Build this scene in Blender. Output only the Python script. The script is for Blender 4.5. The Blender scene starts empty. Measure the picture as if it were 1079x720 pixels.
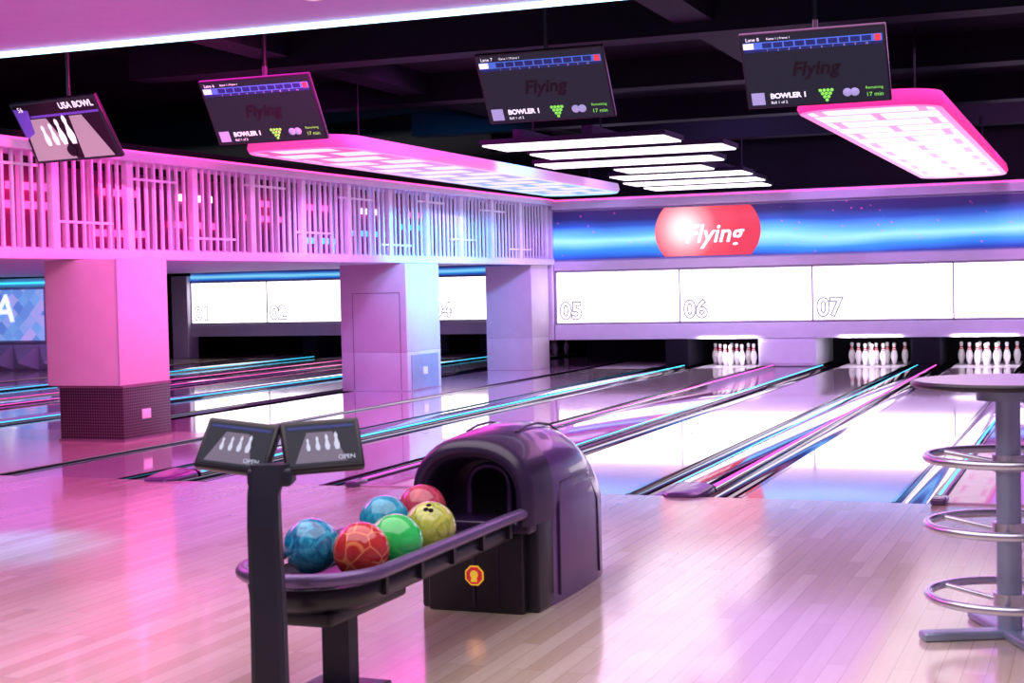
import bpy, bmesh, math, random
from mathutils import Matrix, Vector, Euler
random.seed(7)
S = 1.25   # drawing units -> metres
sc = bpy.context.scene
sc.view_settings.view_transform = 'Standard'

# ------------------------------------------------------------------ materials
def newmat(name):
    m = bpy.data.materials.new(name); m.use_nodes = True
    nt = m.node_tree
    return m, nt, nt.nodes, nt.links, nt.nodes['Principled BSDF']

def mat(name, col, rough=0.5, metal=0.0, coat=0.0, var=0.08, nscale=6.0, emis=None, estr=0.0, spec=0.5):
    m, nt, N, L, b = newmat(name)
    tc = N.new('ShaderNodeTexCoord'); no = N.new('ShaderNodeTexNoise')
    no.inputs['Scale'].default_value = nscale; no.inputs['Detail'].default_value = 4
    L.new(tc.outputs['Object'], no.inputs['Vector'])
    r = N.new('ShaderNodeValToRGB')
    r.color_ramp.elements[0].position = 0.3; r.color_ramp.elements[1].position = 0.7
    r.color_ramp.elements[0].color = [c*(1-var) for c in col]+[1]
    r.color_ramp.elements[1].color = [min(1, c*(1+var)) for c in col]+[1]
    L.new(no.outputs['Fac'], r.inputs['Fac']); L.new(r.outputs['Color'], b.inputs['Base Color'])
    b.inputs['Roughness'].default_value = rough; b.inputs['Metallic'].default_value = metal
    b.inputs['Coat Weight'].default_value = coat; b.inputs['Coat Roughness'].default_value = 0.05
    b.inputs['Specular IOR Level'].default_value = spec
    if emis:
        b.inputs['Emission Color'].default_value = (*emis, 1); b.inputs['Emission Strength'].default_value = estr
    return m

def emat(name, col, s):
    return mat(name, col, 0.6, emis=col, estr=s, var=0.02)

def wood(name, c1, c2, length, row, rough, grain=0.12, rot=True, coat=0.0, coatr=0.05):
    m, nt, N, L, b = newmat(name)
    tc = N.new('ShaderNodeTexCoord'); mp = N.new('ShaderNodeMapping')
    mp.inputs['Rotation'].default_value = (0, 0, math.pi/2)
    L.new(tc.outputs['Object'], mp.inputs['Vector'])
    br = N.new('ShaderNodeTexBrick')
    br.inputs['Scale'].default_value = 1; br.inputs['Brick Width'].default_value = length
    br.inputs['Row Height'].default_value = row; br.inputs['Mortar Size'].default_value = 0.0012
    br.inputs['Color1'].default_value = (*c1, 1); br.inputs['Color2'].default_value = (*c2, 1)
    br.inputs['Mortar'].default_value = tuple([c*0.6 for c in c2])+(1,)
    br.offset = 0.37; br.offset_frequency = 3
    L.new(mp.outputs['Vector'], br.inputs['Vector'])
    mp2 = N.new('ShaderNodeMapping'); mp2.inputs['Scale'].default_value = (30, 1.2, 1)
    L.new(tc.outputs['Object'], mp2.inputs['Vector'])
    no = N.new('ShaderNodeTexNoise'); no.inputs['Scale'].default_value = 1.5; no.inputs['Detail'].default_value = 6
    L.new(mp2.outputs['Vector'], no.inputs['Vector'])
    rr = N.new('ShaderNodeValToRGB')
    rr.color_ramp.elements[0].color = (1-grain*2, 1-grain*2.2, 1-grain*2.6, 1); rr.color_ramp.elements[1].color = (1, 1, 1, 1)
    L.new(no.outputs['Fac'], rr.inputs['Fac'])
    mx = N.new('ShaderNodeMix'); mx.data_type = 'RGBA'; mx.blend_type = 'MULTIPLY'; mx.inputs['Factor'].default_value = 1
    L.new(br.outputs['Color'], mx.inputs['A']); L.new(rr.outputs['Color'], mx.inputs['B'])
    L.new(mx.outputs['Result'], b.inputs['Base Color'])
    b.inputs['Roughness'].default_value = rough
    b.inputs['Coat Weight'].default_value = coat; b.inputs['Coat Roughness'].default_value = coatr
    return m

def marble(name, stops, scale, rough=0.12, kind='noise'):
    m, nt, N, L, b = newmat(name)
    tc = N.new('ShaderNodeTexCoord')
    if kind == 'noise':
        t = N.new('ShaderNodeTexNoise'); t.inputs['Scale'].default_value = scale
        t.inputs['Detail'].default_value = 5; t.inputs['Distortion'].default_value = 2.5
        out = t.outputs['Fac']
    else:
        t = N.new('ShaderNodeTexVoronoi'); t.feature = 'DISTANCE_TO_EDGE'; t.inputs['Scale'].default_value = scale
        out = t.outputs['Distance']
    L.new(tc.outputs['Object'], t.inputs['Vector'])
    r = N.new('ShaderNodeValToRGB'); cr = r.color_ramp
    cr.elements[0].position = stops[0][0]; cr.elements[0].color = (*stops[0][1], 1)
    cr.elements[1].position = stops[-1][0]; cr.elements[1].color = (*stops[-1][1], 1)
    for p, c in stops[1:-1]:
        e = cr.elements.new(p); e.color = (*c, 1)
    L.new(out, r.inputs['Fac']); L.new(r.outputs['Color'], b.inputs['Base Color'])
    b.inputs['Roughness'].default_value = rough; b.inputs['Coat Weight'].default_value = 0.6
    return m

def banner_mat():
    m, nt, N, L, b = newmat('banner_print')
    tc = N.new('ShaderNodeTexCoord'); mp = N.new('ShaderNodeMapping'); mp.inputs['Scale'].default_value = (0.35, 1, 1.6)
    L.new(tc.outputs['Object'], mp.inputs['Vector'])
    no = N.new('ShaderNodeTexNoise'); no.inputs['Scale'].default_value = 0.9; no.inputs['Detail'].default_value = 2
    L.new(mp.outputs['Vector'], no.inputs['Vector'])
    sp = N.new('ShaderNodeSeparateXYZ'); L.new(tc.outputs['Generated'], sp.inputs[0])
    ma = N.new('ShaderNodeMath'); ma.operation = 'MULTIPLY_ADD'; ma.inputs[1].default_value = 0.4
    L.new(no.outputs['Fac'], ma.inputs[0]); L.new(sp.outputs['Z'], ma.inputs[2])
    su = N.new('ShaderNodeMath'); su.operation = 'SUBTRACT'; su.inputs[1].default_value = 0.2
    L.new(ma.outputs[0], su.inputs[0])
    r = N.new('ShaderNodeValToRGB'); cr = r.color_ramp
    st = [(0.0, (0.015, 0.05, 0.35)), (0.18, (0.03, 0.28, 0.8)), (0.38, (0.3, 0.8, 1.0)), (0.48, (0.12, 0.5, 0.95)),
          (0.68, (0.02, 0.08, 0.4)), (0.82, (0.015, 0.015, 0.12)), (1.0, (0.03, 0.01, 0.09))]
    cr.elements[0].color = (*st[0][1], 1); cr.elements[1].color = (*st[-1][1], 1)
    for p, c in st[1:-1]:
        e = cr.elements.new(p); e.color = (*c, 1)
    L.new(su.outputs[0], r.inputs['Fac'])
    vo = N.new('ShaderNodeTexVoronoi'); vo.inputs['Scale'].default_value = 6
    L.new(tc.outputs['Object'], vo.inputs['Vector'])
    lt = N.new('ShaderNodeMath'); lt.operation = 'LESS_THAN'; lt.inputs[1].default_value = 0.10
    L.new(vo.outputs['Distance'], lt.inputs[0])
    mx = N.new('ShaderNodeMix'); mx.data_type = 'RGBA'
    mm = N.new('ShaderNodeMath'); mm.operation = 'MULTIPLY'; mm.inputs[1].default_value = 0.5
    L.new(lt.outputs[0], mm.inputs[0]); L.new(mm.outputs[0], mx.inputs['Factor'])
    L.new(r.outputs['Color'], mx.inputs['A']); mx.inputs['B'].default_value = (0.9, 0.05, 0.4, 1)
    L.new(mx.outputs['Result'], b.inputs['Emission Color']); b.inputs['Emission Strength'].default_value = 0.9
    L.new(mx.outputs['Result'], b.inputs['Base Color'])
    b.inputs['Roughness'].default_value = 0.5
    return m

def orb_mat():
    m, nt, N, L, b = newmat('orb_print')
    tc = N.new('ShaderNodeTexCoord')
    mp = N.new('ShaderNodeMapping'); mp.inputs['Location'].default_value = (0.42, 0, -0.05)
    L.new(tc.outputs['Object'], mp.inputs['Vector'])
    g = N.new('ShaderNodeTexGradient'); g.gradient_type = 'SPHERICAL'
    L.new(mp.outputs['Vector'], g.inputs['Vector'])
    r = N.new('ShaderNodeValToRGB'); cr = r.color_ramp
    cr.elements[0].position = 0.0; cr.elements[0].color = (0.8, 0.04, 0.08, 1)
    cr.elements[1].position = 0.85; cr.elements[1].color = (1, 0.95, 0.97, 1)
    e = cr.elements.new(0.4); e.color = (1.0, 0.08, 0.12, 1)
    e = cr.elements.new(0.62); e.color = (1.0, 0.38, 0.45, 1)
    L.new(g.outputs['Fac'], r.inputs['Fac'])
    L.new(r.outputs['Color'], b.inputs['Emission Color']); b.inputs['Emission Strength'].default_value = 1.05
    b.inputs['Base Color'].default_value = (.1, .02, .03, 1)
    return m

def tray_mat(nm, near, far, white, mortar, estr):
    m, nt, N, L, b = newmat(nm)
    tc = N.new('ShaderNodeTexCoord')
    br = N.new('ShaderNodeTexBrick'); br.inputs['Scale'].default_value = 1
    br.inputs['Brick Width'].default_value = 0.95; br.inputs['Row Height'].default_value = 0.66
    br.inputs['Mortar Size'].default_value = mortar; br.inputs['Mortar Smooth'].default_value = 0.2
    br.inputs['Color1'].default_value = (*white, 1); br.inputs['Color2'].default_value = (*white, 1)
    L.new(tc.outputs['Object'], br.inputs['Vector'])
    sp = N.new('ShaderNodeSeparateXYZ'); L.new(tc.outputs['Generated'], sp.inputs[0])
    r = N.new('ShaderNodeValToRGB'); r.color_ramp.elements[0].color = (*near, 1); r.color_ramp.elements[1].color = (*far, 1)
    r.color_ramp.elements[1].position = .7
    L.new(sp.outputs['Y'], r.inputs['Fac']); L.new(r.outputs['Color'], br.inputs['Mortar'])
    L.new(br.outputs['Color'], b.inputs['Emission Color']); b.inputs['Emission Strength'].default_value = estr
    b.inputs['Base Color'].default_value = (.1, .1, .1, 1)
    return m

def grad_mat(nm, near, far, estr):
    m, nt, N, L, b = newmat(nm)
    tc = N.new('ShaderNodeTexCoord'); sp = N.new('ShaderNodeSeparateXYZ'); L.new(tc.outputs['Generated'], sp.inputs[0])
    r = N.new('ShaderNodeValToRGB'); r.color_ramp.elements[0].color = (*near, 1); r.color_ramp.elements[1].color = (*far, 1)
    L.new(sp.outputs['Y'], r.inputs['Fac'])
    L.new(r.outputs['Color'], b.inputs['Emission Color']); b.inputs['Emission Strength'].default_value = estr
    b.inputs['Base Color'].default_value = (.2, .15, .2, 1)
    return m

def poster_mat():
    m, nt, N, L, b = newmat('poster_print')
    tc = N.new('ShaderNodeTexCoord')
    mp = N.new('ShaderNodeMapping'); mp.inputs['Rotation'].default_value = (0, math.radians(45), 0); mp.inputs['Scale'].default_value = (5, 5, 5)
    L.new(tc.outputs['Object'], mp.inputs['Vector'])
    vo = N.new('ShaderNodeTexVoronoi'); vo.inputs['Scale'].default_value = 1.0; vo.distance = 'CHEBYCHEV'; vo.inputs['Randomness'].default_value = .25
    L.new(mp.outputs['Vector'], vo.inputs['Vector'])
    sp = N.new('ShaderNodeSeparateColor'); L.new(vo.outputs['Color'], sp.inputs[0])
    r = N.new('ShaderNodeValToRGB'); cr = r.color_ramp
    cr.elements[0].color = (0.12, 0.22, 0.7, 1); cr.elements[1].color = (0.5, 0.4, 0.9, 1)
    e = cr.elements.new(0.5); e.color = (0.2, 0.42, 0.9, 1)
    L.new(sp.outputs[0], r.inputs['Fac'])
    L.new(r.outputs['Color'], b.inputs['Emission Color']); b.inputs['Emission Strength'].default_value = 0.8
    L.new(r.outputs['Color'], b.inputs['Base Color'])
    return m

def perf_mat():
    m, nt, N, L, b = newmat('perforated_metal')
    tc = N.new('ShaderNodeTexCoord'); mp = N.new('ShaderNodeMapping'); mp.inputs['Scale'].default_value = (34, 34, 34)
    mp.inputs['Location'].default_value = (.5, .5, .5)
    L.new(tc.outputs['Object'], mp.inputs['Vector'])
    ch = N.new('ShaderNodeTexVoronoi'); ch.inputs['Randomness'].default_value = 0.0; ch.inputs['Scale'].default_value = 1
    L.new(mp.outputs['Vector'], ch.inputs['Vector'])
    r = N.new('ShaderNodeValToRGB'); r.color_ramp.elements[0].position = 0.38; r.color_ramp.elements[1].position = 0.5
    r.color_ramp.elements[0].color = (0.03, 0.015, 0.03, 1); r.color_ramp.elements[1].color = (0.15, 0.10, 0.13, 1)
    L.new(ch.outputs['Distance'], r.inputs['Fac']); L.new(r.outputs['Color'], b.inputs['Base Color'])
    b.inputs['Roughness'].default_value = 0.4; b.inputs['Metallic'].default_value = 0.3
    return m

M_floor = wood('approach_wood', (0.85, 0.73, 0.62), (0.68, 0.54, 0.42), 1.1, 0.085, 0.17, grain=.09, coat=0.7, coatr=.09)
M_lane = wood('lane_wood', (0.80, 0.68, 0.70), (0.76, 0.64, 0.66), 3.0, 0.04, 0.11, 0.05, coat=0.9, coatr=.05)
M_deck = mat('pin_deck', (0.85, 0.8, 0.85), 0.2)
M_gutter = mat('gutter_plastic', (0.010, 0.008, 0.016), 0.08, coat=0.8)
M_capd = mat('divider_cap_plastic', (0.010, 0.006, 0.02), 0.08, coat=1.0)
M_nose = mat('divider_nose_plastic', (0.10, 0.035, 0.15), 0.3, coat=0.5)
M_divlam = mat('divider_laminate', (0.62, 0.36, 0.60), 0.08, coat=0.8)
M_lilac = mat('lilac_paint', (0.74, 0.71, 0.88), 0.55, var=.03)
M_col = mat('pillar_paint', (0.64, 0.57, 0.61), 0.5, var=.03)
M_black = mat('black_paint', (0.005, 0.004, 0.008), 0.8, spec=.2)
M_beam = mat('dark_beam_paint', (0.005, 0.004, 0.012), 0.7, spec=.2)
M_soffit = mat('soffit_paint', (0.58, 0.54, 0.78), 0.5, var=.03)
M_band = mat('facade_band_paint', (0.74, 0.66, 0.82), 0.5, var=.03)
M_mask = emat('backlit_mask', (1.0, 0.95, 1.0), 2.5)
M_num = mat('number_print', (0.1, 0.09, 0.14), 0.7, emis=(0.45, 0.41, 0.54), estr=0.72, spec=.1)
M_frame = mat('panel_frame', (0.45, 0.38, 0.5), 0.5)
M_skt = mat('skirt_rim', (0.2, 0.12, 0.17), 0.5)
M_led = emat('led_strip', (0.45, 0.8, 1.0), 3.5)
M_led_refl_c = emat('cyan_led_and_reflection', (0.05, 0.65, 0.95), 1.4)  # cyan tubes; on the left dividers it paints reflected streaks
M_refl_c = emat('divider_cyan_reflection', (0.05, 0.7, 1.0), 1.7)  # cyan reflections on the divider caps, put in as glowing colour
M_refl_m = emat('divider_magenta_reflection', (1.0, 0.08, 0.6), 1.5)  # magenta reflections on the dividers, put in as glowing colour
M_led_refl_p = emat('pink_led_and_reflection', (1.0, 0.08, 0.42), 1.8)  # pink tubes; on one left divider it paints a reflected streak
M_ledw = emat('white_light_bar', (1.0, 0.92, 1.0), 2.2)
M_pinkrim = emat('pink_glow_rim', (0.9, 0.03, 0.26), 0.8)
M_rim_a = grad_mat('tray_rim_pink_to_lilac', (1.0, .06, .40), (.6, .4, .9), .8)
M_edge_a = grad_mat('tray_edge_pink_to_cyan', (1.0, .15, .55), (.3, .75, 1.0), 1.2)
M_edge_b = grad_mat('tray_edge_light_pink', (1.0, .18, .5), (1.0, .4, .75), 1.2)
M_slat = mat('slat_paint', (0.80, 0.74, 0.84), 0.5)
M_banner = banner_mat(); M_orb = orb_mat(); M_poster = poster_mat(); M_perf = perf_mat()
M_tray_a = tray_mat('tray_diffuser_pink_cyan', (1.0, .06, .36), (.25, .45, 1.0), (1, .85, 1), .11, 1.0)
M_tray_b = tray_mat('tray_diffuser_white', (1.0, .25, .55), (1.0, .45, .75), (1, .95, 1), .05, 1.1)
M_white = mat('white_plastic', (0.85, 0.85, 0.85), 0.35)
M_wtext = emat('white_glyph', (0.9, 0.92, 1.0), 1.0)
M_pin = mat('pin_white', (0.9, 0.88, 0.9), 0.2, coat=0.5)
M_pinred = mat('pin_red', (0.8, 0.01, 0.04), 0.25)
M_hood = mat('hood_purple_plastic', (0.11, 0.042, 0.21), 0.28, coat=0.5, nscale=3)
M_hoodd = mat('hood_dark_plastic', (0.024, 0.010, 0.048), 0.33, coat=0.2)
M_bplas = mat('black_plastic', (0.010, 0.009, 0.016), 0.35)
M_rail = mat('rail_metal', (0.18, 0.12, 0.27), 0.3, metal=0.5)
M_post = mat('kiosk_post_plastic', (0.014, 0.016, 0.035), 0.45)
M_chrome = mat('brushed_steel', (0.62, 0.64, 0.74), 0.25, metal=0.9)
M_steelp = mat('painted_steel', (0.36, 0.44, 0.6), 0.35, metal=0.5)
M_ttop = mat('table_top_laminate', (0.45, 0.34, 0.5), 0.25)
M_tedge = mat('table_edge', (0.02, 0.012, 0.03), 0.3)
M_screen = mat('score_screen', (0.006, 0.007, 0.012), 0.4, emis=(0.016, 0.018, 0.03), estr=1.0, spec=.2)
M_sblue = emat('score_blue', (0.06, 0.16, 0.6), .8)
M_sdk = emat('score_navy', (0.01, 0.02, 0.12), .8)
M_sgrn = emat('score_green', (0.25, 0.9, 0.1), .8)
M_sred = emat('score_red', (0.8, 0.05, 0.06), .8)
M_slogo = emat('score_logo_dark', (0.003, 0.002, 0.004), 0.3)
M_sviolet = emat('video_purple', (0.12, 0.05, 0.4), .8)
M_svid = emat('video_glow', (0.4, 0.42, 0.7), 0.6)
M_svid2 = emat('video_lane', (0.36, 0.30, 0.32), 0.7)
M_kimg = emat('kiosk_image', (0.4, 0.45, 0.55), 0.75)
M_klane = emat('kiosk_image_lane', (0.10, 0.09, 0.13), 0.8)
M_yel = emat('logo_yellow', (0.95, 0.6, 0.05), 0.5)
M_lred = emat('logo_red', (0.7, 0.03, 0.05), 0.4)

# ------------------------------------------------------------------ mesh builder
class MB:
    def __init__(s): s.v = []; s.f = []; s.m = []; s.sm = []; s.mats = []
    def mi(s, m):
        if m not in s.mats: s.mats.append(m)
        return s.mats.index(m)
    def add(s, vs, fs, m, smooth=False, X=None):
        o = len(s.v); i = s.mi(m)
        for v in vs:
            v = Vector(v)
            s.v.append(X @ v if X is not None else v)
        for f in fs:
            s.f.append([o+k for k in f]); s.m.append(i); s.sm.append(smooth)
    def box(s, x0, x1, y0, y1, z0, z1, m, bev=0.0, X=None):
        bm = bmesh.new(); bmesh.ops.create_cube(bm, size=1)
        for v in bm.verts:
            v.co = Vector((x0+(v.co.x+.5)*(x1-x0), y0+(v.co.y+.5)*(y1-y0), z0+(v.co.z+.5)*(z1-z0)))
        if bev > 0:
            bmesh.ops.bevel(bm, geom=bm.edges[:], offset=bev, segments=3, affect='EDGES', profile=0.5)
        bm.verts.ensure_lookup_table(); bm.verts.index_update()
        s.add([v.co.copy() for v in bm.verts], [[v.index for v in f.verts] for f in bm.faces], m, bev > 0, X)
        bm.free()
    def loft(s, secs, m, smooth=True, closed=True, cap0=False, cap1=False, X=None):
        n = len(secs[0]); vs = [p for sec in secs for p in sec]; fs = []
        for a in range(len(secs)-1):
            for b in range(n if closed else n-1):
                c = (b+1) % n
                fs.append([a*n+b, a*n+c, (a+1)*n+c, (a+1)*n+b])
        s.add(vs, fs, m, smooth, X)
        if cap0: s.add(secs[0], [list(range(n))[::-1]], m, False, X)
        if cap1: s.add(secs[-1], [list(range(n))], m, False, X)
    def tube(s, pts, r, m, closed=False, seg=12, X=None, caps=True):
        pts = [Vector(p) for p in pts]; n = len(pts); secs = []
        up = None
        for i, p in enumerate(pts):
            if closed: t = (pts[(i+1) % n]-pts[i-1]).normalized()
            else: t = (pts[min(i+1, n-1)]-pts[max(i-1, 0)]).normalized()
            if up is None:
                up = Vector((0, 0, 1)) if abs(t.z) < .9 else Vector((1, 0, 0))
            a = (up - t*up.dot(t)).normalized(); up = a; b = t.cross(a)
            rr = r[i] if isinstance(r, (list, tuple)) else r
            secs.append([p + a*rr*math.cos(k*2*math.pi/seg) + b*rr*math.sin(k*2*math.pi/seg) for k in range(seg)])
        if closed: secs.append(secs[0])
        s.loft(secs, m, True, True, (not closed) and caps, (not closed) and caps, X)
    def cyl(s, p0, p1, r, m, r2=None, seg=24, X=None):
        s.tube([p0, p1], [r, r if r2 is None else r2], m, seg=seg, X=X)
    def lathe(s, prof, c, m, seg=24, X=None):
        secs = [[Vector((c[0]+r*math.cos(k*2*math.pi/seg), c[1]+r*math.sin(k*2*math.pi/seg), c[2]+z)) for k in range(seg)] for r, z in prof]
        s.loft(secs, m, True, True, X=X)
    def sphere(s, c, r, m, seg=40):
        prof = [(max(1e-4, r*math.sin(math.pi*i/20)), -r*math.cos(math.pi*i/20)) for i in range(21)]
        s.lathe(prof, c, m, seg)
    def text(s, t, size, X, m, outline=0.0, ext=0.0, align='CENTER', shear=0.0, off=0.0):
        cu = bpy.data.curves.new('t', 'FONT'); cu.body = t; cu.size = size; cu.align_x = align; cu.align_y = 'CENTER'
        cu.shear = shear
        cu.resolution_u = 4
        if outline:
            cu.fill_mode = 'NONE'; cu.bevel_depth = outline; cu.bevel_resolution = 0; cu.offset = size*0.03
        else: cu.extrude = ext; cu.offset = off
        ob = bpy.data.objects.new('t', cu); sc.collection.objects.link(ob)
        dg = bpy.context.evaluated_depsgraph_get(); dg.update()
        me = ob.evaluated_get(dg).to_mesh()
        s.add([v.co.copy() for v in me.vertices], [list(p.vertices) for p in me.polygons], m, False, X)
        ob.evaluated_get(dg).to_mesh_clear()
        bpy.data.objects.remove(ob); bpy.data.curves.remove(cu)
    def build(s, name, origin=(0, 0, 0), fixn=True):
        o = Vector(origin)
        me = bpy.data.meshes.new(name)
        me.from_pydata([tuple((v-o)*S) for v in s.v], [], s.f)
        for m in s.mats: me.materials.append(m)
        me.polygons.foreach_set('material_index', s.m); me.polygons.foreach_set('use_smooth', s.sm)
        me.validate()
        if fixn:
            bm = bmesh.new(); bm.from_mesh(me); bmesh.ops.recalc_face_normals(bm, faces=bm.faces[:]); bm.to_mesh(me); bm.free()
        me.update()
        ob = bpy.data.objects.new(name, me); ob.location = o*S
        sc.collection.objects.link(ob)
        return ob

RX = lambda a: Matrix.Rotation(math.radians(a), 4, 'X')
RY = lambda a: Matrix.Rotation(math.radians(a), 4, 'Y')
RZ = lambda a: Matrix.Rotation(math.radians(a), 4, 'Z')
T = lambda x, y, z: Matrix.Translation((x, y, z))

# ------------------------------------------------------------------ room shell
FOUL = 8.25; FOUL_L = 11.2; YR = 21.0; YL = 24.0
ZC = 3.35
def simple_box(name, *a, m=None, bev=0):
    b = MB(); b.box(*a, m, bev); x0, x1, y0, y1, z0, z1 = a
    return b.build(name, ((x0+x1)/2, (y0+y1)/2, (z0+z1)/2))

b = MB()
b.box(-20, 4, -3, FOUL, -0.12, 0, M_floor)
b.box(-20, -7.04, FOUL, FOUL_L, -0.12, 0, M_floor)
b.box(-8.26, -7.04, FOUL_L, 24, -0.12, 0.0, M_divlam)
b.box(-20, -14.8, FOUL_L, 27, -0.12, 0.0, M_floor)
b.box(-14.8, 4, FOUL, 27, -0.3, -0.13, M_black)
b.build('floor', (0, 0, 0))
simple_box('ceiling', -20, 4, -3, 27, ZC, ZC+.1, m=M_black)
simple_box('wall_left', -20.1, -20, -3, 27, -.3, ZC, m=M_black)
simple_box('wall_right', 4, 4.1, -3, 27, -.3, ZC, m=M_lilac)
simple_box('wall_front', -20, 4, -3.1, -3, -.3, ZC, m=M_lilac)
simple_box('wall_back', -20, 4, 27, 27.1, -.3, ZC, m=M_black)

# lanes
def trough(b, x0, x1, y0, y1):
    n = 12; secs = []
    for y in (y0, y1):
        secs.append([Vector(((x0+x1)/2+(x1-x0)/2*math.cos(math.pi*k/n), y, -0.005-0.075*math.sin(math.pi*k/n))) for k in range(n+1)])
    b.loft(secs, M_gutter, True, False)
LW, GW, CW = 0.853, 0.188, 0.26
def lane(xc, y0, ywall, arrows=True):
    b = MB(); a = xc-LW/2; c = xc+LW/2; y1 = ywall+1.4
    b.box(a, c, y0+.004, ywall-.4, -0.12, 0.0, M_lane)
    b.box(a, c, ywall-.4, y1, -0.12, 0.0, M_deck)
    trough(b, a-GW+.004, a, y0, y1); trough(b, c, c+GW-.004, y0, y1)
    for gx in (a-GW/2, c+GW/2):
        b.box(gx-GW/2+.006, gx+GW/2-.006, y0+.001, y0+.012, -0.1, -0.002, M_bplas)
    for ex in (a, c-.018):
        b.box(ex, ex+.018, y0+.01, ywall, -.01, .003, M_capd)
    for k in range(-3, 4):
        ax = xc+k*LW/8; ay = y0+3.6-abs(k)*.15
        b.add([(ax-.012, ay, .0012), (ax+.012, ay, .0012), (ax, ay+.12, .0012)], [[0, 1, 2]], M_nose)
    b.build('bowling_lane', (xc, y0, 0), fixn=False)
def capd(xc, y0, y1, w=CW, streak=None, streak2=None):
    b = MB(); n = 14
    def sec(y, k, w=w): 
        p = [Vector((xc+w/2*math.cos(math.pi*i/n), y, 0.0+0.045*k*math.sin(math.pi*i/n)**.6 if 0 < i < n else 0.0)) for i in range(n+1)]
        return p+[Vector((xc-w/2, y, -.1)), Vector((xc+w/2, y, -.1))]
    b.loft([sec(y0+.28, 1), sec(y1, 1)], M_capd, True, True, True, True)
    ys = [0, .01, .04, .09, .17, .3]
    b.loft([sec(y0-.06+t, .25+.95*min(1, (t/.3))**.5, w*(.55+.47*min(1, (t/.17))**.5)) for t in ys], M_nose, True, True, True, True)
    for sx in (-1, 1):
        b.box(xc+sx*(w/2-.014)-.009, xc+sx*(w/2-.014)+.009, y0+.3, y1, .0, .030, (streak if sx < 0 else (streak2 or streak)) or M_chrome)  # glowing edge strips imitate coloured reflections on the cap
    b.build('ball_return_divider', (xc, y0, 0))
def flatd(x0, x1, y0, y1, streak=None, streak2=None):
    b = MB(); b.box(x0+.002, x1-.002, y0+.002, y1, -.12, .012, M_divlam, 0.006)
    for x, sx in ((x0, 1), (x1, -1)):
        a_, b_ = sorted((x+sx*.003, x+sx*.06)); b.box(a_, b_, y0+.05, y1, -.02, .028, M_capd, .006)
        if streak: a_, b_ = sorted((x+sx*.024, x+sx*.036)); b.box(a_, b_, y0+.05, y1, .02, .032, streak if sx > 0 else (streak2 or streak))  # painted reflection streaks, no strip lamp here
    b.box(x0, x0+.08, y0-.05, y0+.12, 0, .035, M_nose, .012)
    b.box(x1-.08, x1, y0-.05, y0+.12, 0, .035, M_nose, .012)
    b.build('lane_divider', (x0, y0, 0))
lanes_r = []
for C in (-5.68, -2.22, 1.24):
    capd(C, FOUL, YR-.06, streak=M_refl_c, streak2=M_refl_m if C > -3 else M_refl_c)
    for sgn in (-1, 1):
        xc = C+sgn*(CW/2+GW+LW/2); lanes_r.append(xc); lane(xc, FOUL, YR)
off = CW/2+2*GW+LW
flatd(-5.68+off, -2.22-off, FOUL, YR-.06, streak=M_refl_m, streak2=M_refl_c)
flatd(-2.22+off, 1.24-off, FOUL, YR-.06, streak=M_refl_c)
lanes_l = []
for C in (-9.81, -13.27):
    capd(C, FOUL_L, YL-.06, streak=M_led_refl_c)  # cyan streaks reflected on these caps are painted as glowing edges
    for sgn in (-1, 1):
        xc = C+sgn*(CW/2+GW+LW/2); lanes_l.append(xc); lane(xc, FOUL_L, YL)
flatd(-13.27+off, -9.81-off, FOUL_L, YL-.06, streak=M_led_refl_p)  # pink reflected streaks, painted as glowing edges

# back masking wall, right bank
ZO, ZP0, ZP1, ZB0, ZB1, ZT = 0.40, 0.65, 1.38, 1.57, 2.27, 2.42
b = MB()
b.box(-7.62, 4, YR, YR+.2, ZO, ZT, M_lilac)
b.box(-7.62, 4, YR+.05, YR+.15, ZT, ZC, M_black)
b.build('wall_back_masking', (-2, YR, 1))
b = MB(); b.box(-7.5, 4, YR-.12, YR, ZB1+.03, ZT+.03, M_band, .01); b.box(-7.5, 4, YR-.126, YR-.12, ZT, ZT+.018, M_led_refl_p); b.build('trim_1', (-2, YR, ZT))
simple_box('trim_2', -7.5, 4, YR-.05, YR, ZP1+.03, ZB0-.03, m=M_band, bev=.01)
simple_box('trim_3', -7.5, 4, YR-.06, YR, ZO, ZP0-.03, m=M_lilac, bev=.01)
simple_box('trim_4', -7.62, -7.51, YR-.1, YR, ZO, ZT, m=M_band, bev=.01)
def bay_post(x0, x1, y, m, nm='pin_bay_post'):
    b = MB(); b.box(x0, x1, y-.04, y+1.38, .013, ZO-.002, m, .005)
    b.box(x0+.03, x1-.03, y-.05, y-.04, .05, ZO-.06, m)
    b.build(nm, ((x0+x1)/2, y, 0))
bay_post(-4.5, -3.7, YR, M_lilac)
bay_post(-2.43, -2.05, YR, M_beam)
bay_post(-5.84, -5.5, YR, M_beam)
bay_post(-.92, -.08, YR, M_lilac)
def bays(x0, x1, y, nm):
    b = MB(); b.box(x0, x1, y+1.42, y+1.47, -.12, 1.0, M_black); b.box(x0, x1, y+.2, y+1.45, ZO+.1, ZO+.15, M_black)
    b.build(nm, ((x0+x1)/2, y+1.4, 0))
bays(-7.5, 4, YR, 'pin_bay_curtain'); bays(-15.6, -8.3, YL, 'pin_bay_curtain')

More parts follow.
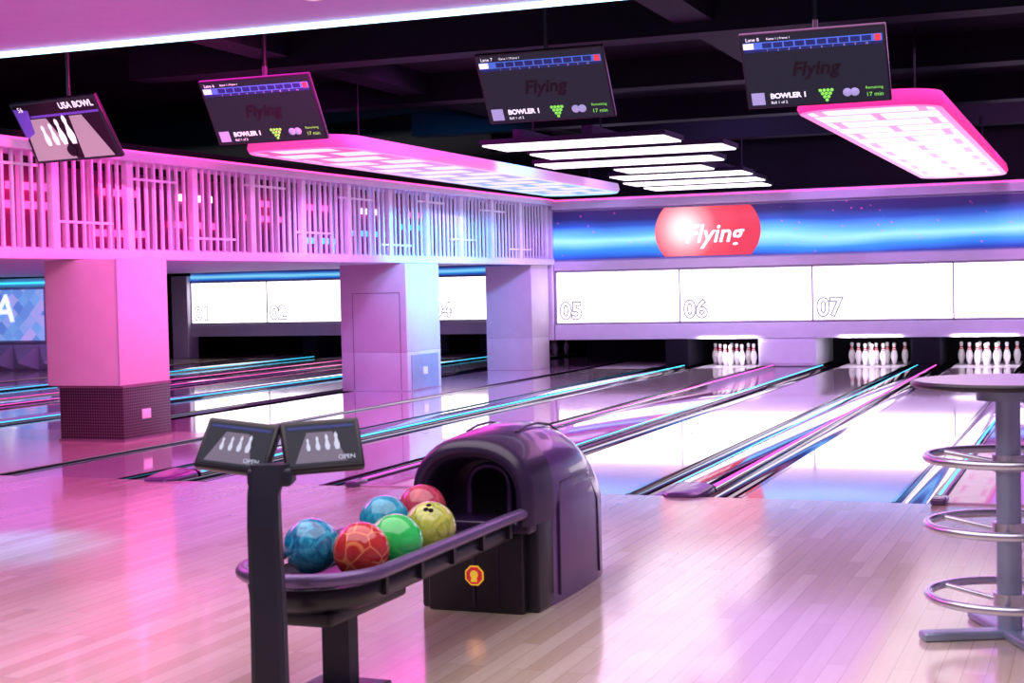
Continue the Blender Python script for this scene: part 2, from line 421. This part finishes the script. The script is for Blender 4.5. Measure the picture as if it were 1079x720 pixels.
def mask_panel(x0, x1, y, label, z0=ZP0, z1=ZP1):
    b = MB()
    b.box(x0+.012, x1-.012, y-.02, y-.005, z0, z1, M_mask)
    b.box(x0-.010, x0+.010, y-.035, y-.001, z0-.02, z1+.02, M_frame)
    b.box(x0, x1, y-.035, y-.001, z0-.02, z0, M_frame); b.box(x0, x1, y-.035, y-.001, z1, z1+.02, M_frame)
    b.text(label, .34, T(x0+.06, y-.034, z0+.16) @ RX(90), M_num, outline=.012, align='LEFT')
    b.build('lane_number_lightbox', ((x0+x1)/2, y, (z0+z1)/2))
for i, x in enumerate([-7.48, -5.62, -3.74, -1.87, 0.0, 1.87]):
    mask_panel(x, x+1.87, YR, '%02d' % (5+i) if i != 3 else ' ')
for i, x in enumerate([-15.7, -14.1, -12.48, -10.87]):
    mask_panel(x, x+1.61, YL, '%02d' % (1+i))

# banner
b = MB(); b.box(-7.5, 3.9, YR-.04, YR-.001, ZB0, ZB1, M_banner)
b.build('banner_sign', (-7.5, YR, ZB0))
b = MB(); cx, cz = -5.2, (ZB0+ZB1)/2; hh = (ZB1-ZB0)/2-.003; pts = []
RXo, RZo = .76, .60
for k in range(120):
    a = 2*math.pi*k/120; pts.append((RXo*math.cos(a), max(-hh, min(hh, RZo*math.sin(a)))))
n = len(pts)
vs = [(cx+x, YR-.05, cz+z) for x, z in pts]+[(cx+x, YR-.04, cz+z) for x, z in pts]
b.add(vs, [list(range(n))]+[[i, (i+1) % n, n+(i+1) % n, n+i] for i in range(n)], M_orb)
b.text('Flying', .36, T(cx+.08, YR-.056, cz-.05) @ RX(90), M_wtext, shear=.25, off=.006)
b.build('logo_sign', (cx, YR-.05, cz))

# left bank back wall
b = MB()
b.box(-15.7, -7.6, YL, YL+.2, ZO, 1.7, M_lilac)
b.build('wall_back_left_bank', (-12, YL, 1))
simple_box('trim_5', -16.05, -15.71, YL-.15, YL+.2, 0, 1.52, m=M_band, bev=.01)
simple_box('trim_6', -15.7, -7.6, YL-.06, YL, ZO, ZP0-.03, m=M_lilac, bev=.01)
b = MB(); b.box(-15.7, -7.6, YL-.03, YL-.001, ZP1+.04, 1.6, M_banner); b.build('banner_sign', (-15.7, YL, ZP1))
for x0, x1 in ((-11.95, -11.15), (-9.95, -9.65), (-13.4, -13.1)): bay_post(x0, x1, YL, M_lilac if x1-x0 > .5 else M_beam)
b = MB()
b.box(-20, -15.3, 20, 20.2, 0, 1.5, M_lilac)
b.box(-19.8, -15.8, 19.97, 20, .46, 1.36, M_frame)
b.box(-20, -15.3, 19.96, 20, 1.41, 1.44, M_led_refl_c)
b.build('wall_poster', (-18, 20, .8))
b = MB(); b.box(-19.7, -15.85, 19.94, 19.968, .5, 1.32, M_poster)
b.text('CHINA', .62, T(-16.42, 19.93, 1.0) @ RX(90), M_wtext, align='RIGHT', shear=.15, off=.01)
b.build('wall_sign', (-17.8, 19.95, .9))
b = MB()
x = -20.0
while x < -15.5:
    w = .5
    b.add([(x, 19.99, .02), (x+w, 19.99, .02), (x+w, 19.99, .44), (x, 19.99, .44), (x+w*.5, 19.8, .14)],
          [[0, 1, 4], [1, 2, 4], [2, 3, 4], [3, 0, 4]], M_lilac)
    x += w
b.build('wall_relief_panel', (-18, 19.9, .2))
simple_box('door_1', -17.2, -16.1, 24.5, 24.56, 0, 1.45, m=M_black)

# upper slab + slatted facade over the left bank
FA = Vector((-8.0, 8.6, 0)); FB = Vector((-7.55, 20.85, 0))
fd = (FB-FA); FLEN = fd.length; fd.normalize(); ang = math.atan2(fd.y, fd.x)
XF = T(FA.x, FA.y, 0) @ Matrix.Rotation(ang, 4, 'Z')
b = MB()
b.box(-.5, FLEN, 0.02, 9, 1.53, 1.60, M_band, 0, XF)
b.box(-.5, FLEN, -.10, .14, 1.50, 1.585, M_band, .008, XF)
b.box(-.5, FLEN, -.10, .3, 2.36, 2.45, M_band, .008, XF)
b.box(-.5, FLEN, .02, 9, 2.47, 2.52, M_black, 0, XF)
b.box(-.5, FLEN, -.106, -.10, 2.432, 2.446, M_led_refl_p, 0, XF)
b.build('trim_facade_slab', (-9, 15, 2))
b = MB()
x = -.4; i = 0
while x < FLEN-.05:
    if i % 8 == 0: b.box(x, x+.085, -.03, .03, 1.585, 2.36, M_slat, .004, XF); x += .085+.095
    else:
        b.box(x, x+.026, -.012, .014, 1.585, 2.36, M_slat, .003, XF); x += .112
    i += 1
for k in range(13):
    x0 = -.4+k*.93
    z = (1.70, 2.24, 1.8, 2.2)[k % 4]
    b.box(x0+.1, x0+.85, -.014, .016, z, z+.022, M_slat, .002, XF)
b.build('slat_screen', (-7.8, 15, 2))
b = MB(); x = -.4
while x < FLEN-.05:
    b.box(x, x+.05, .9, .95, 1.60, 2.47, M_slat, .003, XF); x += .32
b.build('slat_screen', (-8.8, 15, 2))
M_inner = mat('inner_wall_magenta', (0.45, 0.05, 0.26), .6)
b = MB(); b.box(-.5, FLEN, 1.7, 1.78, 1.6, 2.47, M_inner, 0, XF)
for k in range(9):
    x0 = k*1.35
    b.box(x0, x0+.9, 1.64, 1.68, 1.8+.12*(k % 3), 1.87+.12*(k % 3), M_led_refl_p if k < 6 else M_led_refl_c, 0, XF)
    b.box(x0+.2, x0+.8, 1.64, 1.68, 2.22, 2.29, M_ledw if k % 3 == 1 else M_led_refl_p, 0, XF)
b.build('wall_mezzanine', (-9.6, 15, 2))

# pillars
def pillar(x0, x1, y0, y1, skirt, door=False, top=1.495, zs=.46):
    b = MB()
    b.box(x0, x1, y0, y1, zs, top, M_col, .006)
    if skirt: b.box(x0+.09, x1, y0+.03, y1, 0, zs-.008, M_perf, .006); b.box(x0+.08, x1+.01, y0+.02, y1, zs-.02, zs, M_skt); b.box(x0+.08, x1+.01, y0+.02, y1, 0, .02, M_skt)
    else: b.box(x0, x1, y0, y1, 0, zs, M_col, 0.006)
    if skirt:
        b.box(x1-.005, x1+.008, y0+.28, y0+.40, .17, .25, M_white, .003)
        b.box(x0+(x1-x0)*.98, x0+(x1-x0)*.995, y0-.004, y0, zs+.01, top-.01, M_frame)
    if door:
        xa, xb, za, zb = x0+.16, x1-.08, .02, 1.15
        for q in ((xa, xb, zb, zb+.008), (xa, xa+.008, za, zb), (xb-.008, xb, za, zb)):
            b.box(q[0], q[1], y0-.004, y0, q[2], q[3], M_skt)
        b.box(x1, x1+.012, y0+.1, y1-.1, .02, .42, M_steelp); b.box(x1+.012, x1+.02, y0+.4, y0+.52, .18, .27, M_white)
    b.build('pillar', ((x0+x1)/2, (y0+y1)/2, 0))
pillar(-8.16, -7.44, 10.3, 11.0, True)
pillar(-8.42, -7.56, 16.0, 16.95, False, True)
pillar(-8.26, -7.56, 20.15, 20.86, False)

# soffit over the approach
b = MB()
b.box(-20, 4, -3, 8.85, 2.95, ZC, M_soffit)
b.box(-20, 4, 8.85, 8.90, 2.92, 2.975, M_led)
b.build('trim_soffit', (-8, 3, 3.1))
for x in (-11.6, -8.0, -4.39, -.8, 2.8):
    b = MB(); b.lathe([(.001, 2.944), (.05, 2.944)], (x, 8.1, 0), M_ledw, 24); b.lathe([(.05, 2.944), (.065, 2.94), (.07, 2.95)], (x, 8.1, 0), M_white, 24)
    b.build('recessed_downlight', (x, 8.1, 2.94))
b = MB()
for y in (11.2, 14.0, 17.0, 19.6): b.box(-7.9, 4, y, y+.3, ZC-.28, ZC, M_beam)
for x in (-6.6, -3.0, -.4): b.box(x, x+.3, 9.0, 20.9, ZC-.2, ZC, M_beam)
b.build('ceiling_beams', (-2, 15, ZC))

# light trays
def tray(x0, x1, y0, y1, z, M_tray, M_rim, M_edge):
    w = (x1-x0)/2; cx = (x0+x1)/2; r = .32
    def outline(e, zz):
        pts = []
        for (cx0, cy0, a0) in ((x1-r, y0+r, -90), (x1-r, y1-r, 0), (x0+r, y1-r, 90), (x0+r, y0+r, 180)):
            for k in range(9):
                a = math.radians(a0+k*90/8); pts.append(Vector((cx0+(r+e)*math.cos(a), cy0+(r+e)*math.sin(a), zz)))
        return pts
    b = MB()
    b.loft([outline(-.06, z+.015), outline(-.02, z), outline(.0, z+.012)], M_edge, False)
    b.loft([outline(.0, z+.012), outline(.02, z+.05), outline(.0, z+.13)], M_rim, True)
    o = outline(-.06, z+.015); b.add(o, [list(range(len(o)))], M_tray)
    o = outline(.0, z+.13); b.add(o, [list(range(len(o)))], M_beam)
    for yy in (y0+.8, y1-.8):
        for xx in (x0+.25, x1-.25): b.cyl((xx, yy, z+.11), (xx, yy, ZC-.2), .008, M_black, seg=8)
    b.build('pendant_light_tray', (cx, y0, z))
tray(-2.18, -1.12, 11.5, 20.2, 2.46, M_tray_b, M_pinkrim, M_edge_b)
tray(-7.4, -6.3, 12.1, 20.6, 2.47, M_tray_a, M_rim_a, M_edge_a)
b = MB(); z = 2.47
for (xa, xb, y) in ((-5.25, -3.55, 12.8), (-5.2, -3.3, 13.9), (-5.6, -3.7, 15.1), (-5.1, -4.1, 16.3), (-5.5, -3.9, 17.4), (-5.7, -4.0, 18.6), (-5.75, -4.15, 19.7)):
    b.box(xa, xb, y, y+.6, z, z+.02, M_ledw, .006)
    b.box(xa-.02, xb+.02, y-.02, y+.62, z+.015, z+.06, M_beam)
b.box(-4.95, -4.85, 12.8, 20, z+.06, z+.14, M_beam); b.box(-4.3, -4.2, 12.8, 20, z+.06, z+.14, M_beam)
for yy in (13.2, 19): 
    for xx in (-4.9, -4.25): b.cyl((xx, yy, z+.1), (xx, yy, ZC-.28), .008, M_black, seg=8)
b.build('pendant_light_bars', (-4.3, 13, z))

# hanging score monitors
def monitor(x, y, z, yaw=0, video=False, lane='5', k_=1.0):
    X = T(x, y, z) @ RZ(yaw) @ RX(122) @ Matrix.Scale(k_, 4)
    w, h = .485, .275
    b = MB()
    b.box(-w, w, -h, h, -.035, 0, M_bplas, .006, X)
    b.box(-w+.012, w-.012, -h+.014, h-.012, .0, .003, M_screen, 0, X)
    def q(x0, x1, y0, y1, m, zz=.004): b.box(x0, x1, y0, y1, .003, zz, m, 0, X)
    def t(s_, sz, xx, yy, m, al='CENTER', sh=0, of=0): b.text(s_, sz, X @ T(xx, yy, .0065), m, align=al, shear=sh, off=of)
    if not video:
        t('Lane '+lane, .035, -.44, .237, M_wtext, 'LEFT'); t('Game 1 | Frame 1', .022, -.30, .237, M_wtext, 'LEFT')
        q(-.46, .46, .165, .215, M_sblue); q(-.46, .46, .145, .163, M_sdk); q(-.46, -.39, .17, .21, M_wtext, .005)
        for k in range(10): q(-.33+k*.073, -.33+k*.073+.062, .172, .208, M_sdk, .0055)
        for k in range(10): t(str(k+1), .022, -.30+k*.073, .154, M_svid)
        q(.41, .45, .168, .212, M_sred, .006)
        t('Flying', .14, .0, .0, M_slogo, 'CENTER', .25, .004)
        q(-.45, -.36, -.245, -.155, M_svid); t('BOWLER 1', .052, -.32, -.185, M_wtext, 'LEFT', 0, .002)
        t('Ball 1 of 2', .028, -.32, -.232, M_wtext, 'LEFT')
        for r in range(4):
            for k in range(4-r): b.lathe([(.001, 0), (.012, 0), (.012, .002), (.001, .002)], (0, 0, 0), M_sgrn, 8, X @ T(.06+(k-(3-r)/2)*.026, -.165-r*.024, .004))
        b.lathe([(.001, 0), (.03, 0), (.03, .002), (.001, .002)], (0, 0, 0), M_svid, 16, X @ T(.2, -.19, .004))
        b.lathe([(.001, 0), (.03, 0), (.03, .002), (.001, .002)], (0, 0, 0), M_svid, 16, X @ T(.25, -.19, .004))
        t('Remaining', .028, .38, -.165, M_sgrn); t('17 min', .042, .38, -.215, M_sgrn)
    else:
        q(-.46, .46, -.25, .25, M_slogo, .0035)
        b.add([(-.46, -.25, .0042), (.0, -.25, .0042), (-.14, .12, .0042), (-.40, .12, .0042)], [[0, 1, 2, 3]], M_svid2, False, X)
        b.add([(.08, -.25, .0042), (.42, -.25, .0042), (.26, .12, .0042), (.12, .12, .0042)], [[0, 1, 2, 3]], M_svid2, False, X)
        b.add([(-.46, -.05, .0044), (-.34, .0, .0044), (-.30, .2, .0044), (-.46, .22, .0044)], [[0, 1, 2, 3]], M_sviolet, False, X)
        q(-.3, .46, .13, .15, M_sviolet, .0045)
        t('USA BOWL', .075, .25, .21, M_wtext, of=.002); t('56', .06, -.38, .21, M_wtext)
        for k, (px_, s_) in enumerate(((-.14, .8), (-.05, .95), (.05, 1.05), (-.23, .75))):
            prof = [(.001, 0), (.022, 0), (.035, .05), (.036, .08), (.016, .15), (.014, .17), (.022, .2), (.016, .23), (.001, .24)]
            pts = [(r*s_, zz*s_) for r, zz in prof]
            P = [(px_+r, -.12+zz) for r, zz in pts]+[(px_-r, -.12+zz) for r, zz in pts[::-1]]
            b.add([(p[0], p[1], .006+k*.0004) for p in P], [list(range(len(P)))], M_wtext, False, X)
        b.lathe([(.001, 0), (.05, 0), (.05, .001), (.001, .001)], (0, 0, 0), M_slogo, 20, X @ T(-.02, -.18, .009))
    b.box(-.1, .1, -.08, .12, -.075, -.035, M_bplas, .005, X)
    p = X @ Vector((0, .02, -.07))
    b.cyl(tuple(p), (p.x, p.y, ZC), .018, M_bplas, seg=12)
    b.build('score_monitor', (x, y, z))
monitor(-7.43, 9.68, 2.475, -10, True, k_=.96)
monitor(-6.05, 10.3, 2.60, 0, lane='6')
monitor(-3.73, 10.3, 2.63, 0, lane='7')
monitor(-1.80, 10.3, 2.62, 0, lane='8')

# pins
def pinrack(xc, y, name='bowling_pins'):
    b = MB(); H = .305
    prof = [(.001, 0), (.026, 0), (.0285, .02), (.045, .08), (.0485, .118), (.045, .155), (.030, .195), (.0195, .225), (.0185, .24), (.021, .26), (.0255, .279), (.022, .297), (.012, .304), (.001, .305)]
    sp = .244
    for r in range(4):
        for k in range(r+1):
            px, py = xc+(k-r/2)*sp, y+r*sp*.866
            b.lathe(prof, (px, py, 0.001), M_pin, 16)
            for z in (.206, .234): b.lathe([(.0290 if z < .22 else .0205, z-.008), (.0245 if z < .22 else .0205, z+.008)], (px, py, 0), M_pinred, 16)
    b.build(name, (xc, y, 0))
for i in (1, 2, 3): pinrack(lanes_r[i], YR+.10)
pinrack(lanes_r[4], YR+.10); pinrack(lanes_l[1], YL+.22)

# ------------------------------------------------------------------ ball return
b = MB(); XC = -2.17
def arch(y, w, t, zs, z0, e=2.3, n=20, xc=XC):
    p = [Vector((xc+w, y, z0)), Vector((xc+w, y, z0+(zs-z0)*.5))]
    for k in range(n+1):
        a = math.pi*k/n; c, s_ = math.cos(a), math.sin(a)
        p.append(Vector((xc+w*math.copysign(abs(c)**(2/e), c), y, zs+(t-zs)*abs(s_)**(2/e))))
    return p+[Vector((xc-w, y, z0+(zs-z0)*.5)), Vector((xc-w, y, z0))]
b.loft([arch(5.30, .232, .655, .38, 0), arch(5.36, .238, .668, .38, 0), arch(5.5, .242, .672, .38, 0), arch(5.62, .242, .665, .38, 0), arch(5.74, .24, .64, .37, 0),
        arch(5.84, .236, .60, .35, 0), arch(5.91, .23, .545, .33, 0), arch(5.96, .222, .48, .31, 0), arch(5.985, .21, .43, .28, 0)], M_hood, True, False)
e = arch(5.985, .21, .43, .28, 0); b.add(e, [list(range(len(e)))], M_hood)
for sx in (-1, 1):
    xs = XC+sx*.243
    b.tube([(xs, 5.38, .03), (xs, 5.38, .36), (xs-sx*.01, 5.42, .45), (xs-sx*.012, 5.6, .46), (xs-sx*.012, 5.78, .42), (xs-sx*.008, 5.86, .33), (xs-sx*.008, 5.88, .03)], .005, M_hoodd, seg=8)
for off_ in (-.1, .1):
    b.tube([(XC+off_, y, t) for y, t in ((5.32, .65), (5.42, .664), (5.55, .665), (5.68, .648), (5.78, .615), (5.86, .573))], .005, M_hoodd, seg=8)
b.loft([arch(5.33, .243, .665, .42, .33), arch(5.14, .238, .650, .43, .33), arch(5.095, .228, .635, .43, .33), arch(5.08, .208, .61, .43, .33),
        arch(5.09, .185, .583, .43, .33), arch(5.14, .172, .568, .43, .33), arch(5.30, .155, .545, .43, .33)], M_hoodd, True, False)
e = arch(5.30, .155, .545, .43, .33); b.add(e, [list(range(len(e)))], M_hoodd)
e = arch(5.292, .078, .52, .44, .335); b.add(e, [list(range(len(e)))], M_black)
b.tube(arch(5.288, .082, .525, .44, .335), .012, M_hood, seg=10)
b.box(XC-.23, XC+.23, 5.1, 5.33, .30, .345, M_hoodd, .01)
b.box(XC-.19, XC+.19, 5.13, 5.36, .0, .32, M_bplas, .008)
b.box(XC+.17, XC+.235, 5.17, 5.36, .0, .34, M_bplas, .01)
b.box(XC-.235, XC-.17, 5.17, 5.36, .0, .34, M_bplas, .01)
b.box(XC-.01, XC+.0, 5.124, 5.13, .02, .30, M_hoodd)
b.box(XC+.09, XC+.094, 5.124, 5.13, .02, .30, M_hoodd)
def ngon(r, nseg, rot, y, z, x, m):
    b.add([(x+r*math.cos(rot+2*math.pi*k/nseg), y, z+r*math.sin(rot+2*math.pi*k/nseg)) for k in range(nseg)], [list(range(nseg))], m)
ngon(.04, 8, math.pi/8, 5.122, .138, XC, M_yel); ngon(.034, 8, math.pi/8, 5.120, .138, XC, M_lred)
ngon(.016, 12, 0, 5.118, .142, XC, M_yel); b.box(XC-.012, XC+.012, 5.115, 5.118, .115, .128, M_yel)
b.build('ball_return_machine', (XC, 5.5, 0))

# rack
b = MB(); RXc = -2.195; rw = .212; yn = 3.98; yb = 5.07
def stad(w, yend, yback, z, n=18):
    p = [Vector((RXc+w, yback, z))]
    for k in range(n+1):
        a = -math.pi*k/n; p.append(Vector((RXc+w*math.cos(a), yend+w*math.sin(a), z)))
    return p+[Vector((RXc-w, yback, z))]
b.loft([stad(.02, yn, yb, .312), stad(.15, yn, yb, .314), stad(.185, yn, yb, .322), stad(.200, yn, yb, .345), stad(.208, yn, yb, .345), stad(.2, yn, yb, .29), stad(.15, yn, yb, .265), stad(.02, yn, yb, .262)], M_bplas, True, False)
rail = [(RXc+.245, 5.28, .38)]+[(v.x, v.y, v.z) for v in stad(rw+.008, yn, 4.95, .375)]+[(RXc-.2, yb, .375)]
b.tube(rail, .021, M_rail, seg=14)
for k in range(5):
    y = 4.0+k*.25
    for sx in (-1, 1): b.box(RXc+sx*.21-.008, RXc+sx*.21+.008, y, y+.02, .30, .37, M_bplas)
for xx in (-.13, -.03, .03, .13): b.tube([(RXc+xx, 3.9, .318), (RXc+xx, yb, .318)], .005, M_hoodd, seg=8)
b.box(RXc-.12, RXc+.12, 3.84, 4.35, .225, .275, M_bplas, .015)
b.loft([[Vector((RXc+.06+sx, 4.0+sy, z)) for sx, sy in ((-.045, -.03), (.045, -.03), (.045, .03), (-.045, .03))] for z in (0.02, .24)], M_post, False, True, True, True)
b.box(RXc-.06, RXc+.18, 3.9, 4.1, 0, .02, M_bplas, .006)
b.build('ball_rack', (RXc, 4.5, 0))

def ball(x, y, m, z=.3245+.0865, r=.0865, holes=True):
    b = MB(); b.sphere((x, y, z), r, m)
    if holes:
        for a, e_ in ((.2, .9), (.5, .85), (.35, 1.15)):
            a += holes if holes is not True else 0
            d = Vector((math.cos(e_)*math.sin(a), -math.cos(e_)*math.cos(a), math.sin(e_)))
            c = Vector((x, y, z))+d*(r+.0004)
            b.cyl(tuple(c-d*.001), tuple(c), .009, M_black, seg=12)
    b.build('bowling_ball', (x, y, z))
ball(-2.10, 4.085, marble('ball_red', [(0, (.9, .3, .12)), (.025, (.8, .2, .08)), (.05, (.55, .03, .03)), (1, (.7, .05, .04))], 13, kind='v'), holes=2.5)
ball(-2.07, 4.262, marble('ball_green', [(.2, (.01, .5, .05)), (.8, (.05, .8, .2))], 6), holes=2.2)
ball(-2.29, 4.12, marble('ball_blue', [(.3, (.005, .05, .2)), (.5, (.01, .28, .5)), (.65, (.08, .55, .8)), (.8, (.01, .15, .35))], 14), holes=3.0)
ball(-2.078, 4.54, marble('ball_lime', [(.3, (.2, .28, .02)), (.5, (.55, .62, .08)), (.7, (.7, .7, .2))], 14), holes=True)
ball(-2.295, 4.64, marble('ball_teal', [(.3, (.01, .2, .35)), (.6, (.03, .45, .65)), (.8, (.1, .6, .75))], 12), holes=3)
ball(-2.285, 4.93, marble('ball_crimson', [(.3, (.35, .02, .08)), (.7, (.7, .1, .15))], 10), holes=2.6)

# kiosk
b = MB(); kx, ky = -2.08, 3.5
def rsec(cx, cy, z, w, d, yaw=21):
    R_ = Matrix.Rotation(math.radians(yaw), 3, 'Z'); c_ = .012
    P = [(w-c_, -d), (w, -d+c_), (w, d-c_), (w-c_, d), (-w+c_, d), (-w, d-c_), (-w, -d+c_), (-w+c_, -d)]
    return [Vector((cx, cy, z)) + R_ @ Vector((p[0], p[1], 0)) for p in P]
b.loft([rsec(kx, ky, .02, .046, .045), rsec(kx, ky, .35, .044, .043), rsec(kx-.005, ky, .58, .042, .04), rsec(kx-.01, ky+.01, .66, .041, .036), rsec(kx, ky+.03, .74, .05, .03)], M_post, False, True, True, True)
b.box(kx-.12, kx+.12, ky-.1, ky+.14, 0, .02, M_bplas, .006)
b.box(-.06, .06, -.03, .07, .68, .73, M_post, .012, T(kx, ky+.03, 0) @ RZ(21))
def kmon(x, y, z, yaw, roll):
    X = T(x, y, z) @ RZ(yaw) @ RX(58) @ RZ(roll)
    b.box(-.108, .108, -.076, .076, -.03, 0, M_bplas, .008, X)
    b.box(-.096, .096, -.062, .062, 0, .002, M_screen, 0, X)
    b.box(-.09, .09, .046, .054, .002, .003, M_sdk, 0, X)
    b.add([(-.08, -.055, .0026), (.06, -.055, .0026), (.03, .035, .0026), (-.04, .035, .0026)], [[0, 1, 2, 3]], M_klane, False, X)
    for k in range(4):
        x_ = -.04+k*.026; s_ = .16+.02*k
        prof = [(.001, 0), (.022, 0), (.036, .06), (.016, .15), (.022, .2), (.001, .24)]
        P = [(x_+r*s_, -.02+z_*s_) for r, z_ in prof]+[(x_-r*s_, -.02+z_*s_) for r, z_ in prof[::-1]]
        b.add([(p[0], p[1], .0035) for p in P], [list(range(len(P)))], M_kimg, False, X)
    b.text('OPEN', .018, X @ T(.06, -.045, .004), M_kimg)
    b.box(-.06, .06, -.05, .04, -.05, -.03, M_bplas, .006, X)
kmon(-2.202, 3.56, .785, 8, -7); kmon(-1.975, 3.63, .785, 36, 2)
b.build('scoring_kiosk', (kx, ky, 0))

# bar table with foot rings
b = MB(); tx, ty = -.30, 5.25
b.lathe([(.001, .835), (.30, .835), (.31, .842), (.31, .852), (.30, .858)], (tx, ty, 0), M_tedge, 48)
b.lathe([(.30, .858), (.001, .8585)], (tx, ty, 0), M_ttop, 48)
b.cyl((tx, ty, .02), (tx, ty, .835), .04, M_steelp, seg=28)
b.cyl((tx, ty, .79), (tx, ty, .835), .1, M_steelp, seg=28)
for z in (.60, .375, .14):
    pts = [(tx+.26*math.cos(2*math.pi*k/48), ty+.26*math.sin(2*math.pi*k/48), z) for k in range(48)]
    b.tube(pts, .015, M_chrome, closed=True, seg=12)
    for a in (30, 150, 270):
        a = math.radians(a); b.tube([(tx+.03*math.cos(a), ty+.03*math.sin(a), z-.02), (tx+.26*math.cos(a), ty+.26*math.sin(a), z)], .009, M_chrome, seg=10)
    b.cyl((tx, ty, z-.045), (tx, ty, z+.01), .052, M_chrome, seg=28)
for a in (0, 90, 180, 270):
    b.box(0, .30, -.035, .035, .0, .03, M_steelp, .01, T(tx, ty, 0) @ RZ(a+25))
b.build('bar_table', (tx, ty, 0))

# ------------------------------------------------------------------ lights
def area(name, loc, tgt, sx, sy, col, e):
    l = bpy.data.lights.new(name, 'AREA'); l.shape = 'RECTANGLE'; l.size = sx*S; l.size_y = sy*S; l.color = col; l.energy = e
    o = bpy.data.objects.new(name, l); o.location = Vector(loc)*S
    o.rotation_euler = (Vector(tgt)-Vector(loc)).to_track_quat('-Z', 'Y').to_euler(); sc.collection.objects.link(o)
def spot(name, loc, tgt, col, e, size=70, r=.15):
    l = bpy.data.lights.new(name, 'SPOT'); l.color = col; l.energy = e; l.spot_size = math.radians(size); l.spot_blend = .8; l.shadow_soft_size = r
    o = bpy.data.objects.new(name, l); o.location = Vector(loc)*S
    o.rotation_euler = (Vector(tgt)-Vector(loc)).to_track_quat('-Z', 'Y').to_euler(); sc.collection.objects.link(o)
area('ceiling_light_approach', (-2.2, 3.8, 2.9), (-2.2, 3.8, 0), 5, 4, (1.0, .88, .93), 240)
area('ceiling_light_pink', (-7.2, 7.0, 2.9), (-7.2, 7.0, 0), 3, 2.2, (1.0, .08, .78), 190)
area('ceiling_light_violet', (-3, 15.5, 3.0), (-3, 15.5, 0), 6, 8, (.60, .24, 1.0), 380)
area('ceiling_light_magenta', (-5.8, 12.5, 2.95), (-5.8, 12.5, 0), 2, 6, (1.0, .03, .65), 290)
area('ceiling_light_rose', (-1.2, 11.0, 2.95), (-1.2, 11.0, 0), 3, 3, (1.0, .4, .9), 120)
area('left_bank_light', (-12, 17, 1.5), (-12, 17, 0), 6, 8, (.7, .2, 1.0), 140)
area('mezzanine_glow', (-8.4, 11.2, 2.44), (-8.9, 11.2, 1.6), 1, 4.5, (1.0, .08, .42), 70)
area('mezzanine_glow', (-8.2, 17.5, 2.44), (-8.7, 17.5, 1.6), 1, 5, (.5, .25, 1.0), 45)
spot('pink_spot', (-4.6, 9.6, 2.8), (-7.9, 10.3, 2.0), (1.0, .03, .35), 900)
spot('pink_spot', (-4.8, 12.8, 2.8), (-7.8, 13.2, 2.0), (.95, .10, .8), 620)
spot('cyan_spot', (-5.2, 15.9, 2.8), (-7.6, 17.0, 1.8), (.02, .5, 1.0), 1900, 75)
spot('violet_spot', (-5.4, 18.8, 2.8), (-7.6, 20.0, 1.8), (.5, .2, 1.0), 550, 60)
spot('wall_wash_spot', (-4.5, 17.5, 3.0), (-4, 21, 1.9), (.55, .35, 1.0), 300, 110)
spot('wall_wash_spot', (-1, 17.5, 3.0), (-.5, 21, 2.0), (.9, .35, .95), 270, 110)
spot('cyan_spot', (-6.0, 7.0, 2.85), (-4.9, 5.9, 0), (.0, .7, 1.0), 1000, 20)  # added lamp, its cyan pool stands in for a floor reflection
spot('violet_spot', (-5.5, 7.5, 2.85), (-8, 10.4, .9), (.95, .45, .75), 190, 50)
spot('violet_spot', (-7.0, 12.6, 2.3), (-8, 16.0, .8), (.5, .25, 1.0), 300, 50)
for xx in lanes_r[1:5]:
    area('added_pin_fill', (xx, YR-.10, .385), (xx, YR+.4, .1), .8, .06, (1, .92, 1), 8)  # fill lamps added to brighten the pins
w = bpy.data.worlds.new('world'); sc.world = w; w.use_nodes = True
w.node_tree.nodes['Background'].inputs[0].default_value = (.35, .25, .45, 1); w.node_tree.nodes['Background'].inputs[1].default_value = .08

# ------------------------------------------------------------------ camera
th = math.atan(625/1600); ph = math.radians(2.08); rho = .022
f = Vector((-math.sin(th)*math.cos(ph), math.cos(th)*math.cos(ph), -math.sin(ph)))
r0 = Vector((math.cos(th), math.sin(th), 0)); u0 = r0.cross(f)
r = r0*math.cos(rho)-u0*math.sin(rho); u = u0*math.cos(rho)+r0*math.sin(rho)
cam = bpy.data.cameras.new('camera'); co = bpy.data.objects.new('camera', cam); sc.collection.objects.link(co)
Mx = Matrix(((r.x, u.x, -f.x, 0), (r.y, u.y, -f.y, 0), (r.z, u.z, -f.z, 1.2*S), (0, 0, 0, 1)))
co.matrix_world = Mx
cam.sensor_width = 36; cam.lens = 36*1600/1079; cam.clip_end = 200
cam.dof.use_dof = True; cam.dof.focus_distance = 12.0; cam.dof.aperture_fstop = 5.6
sc.camera = co
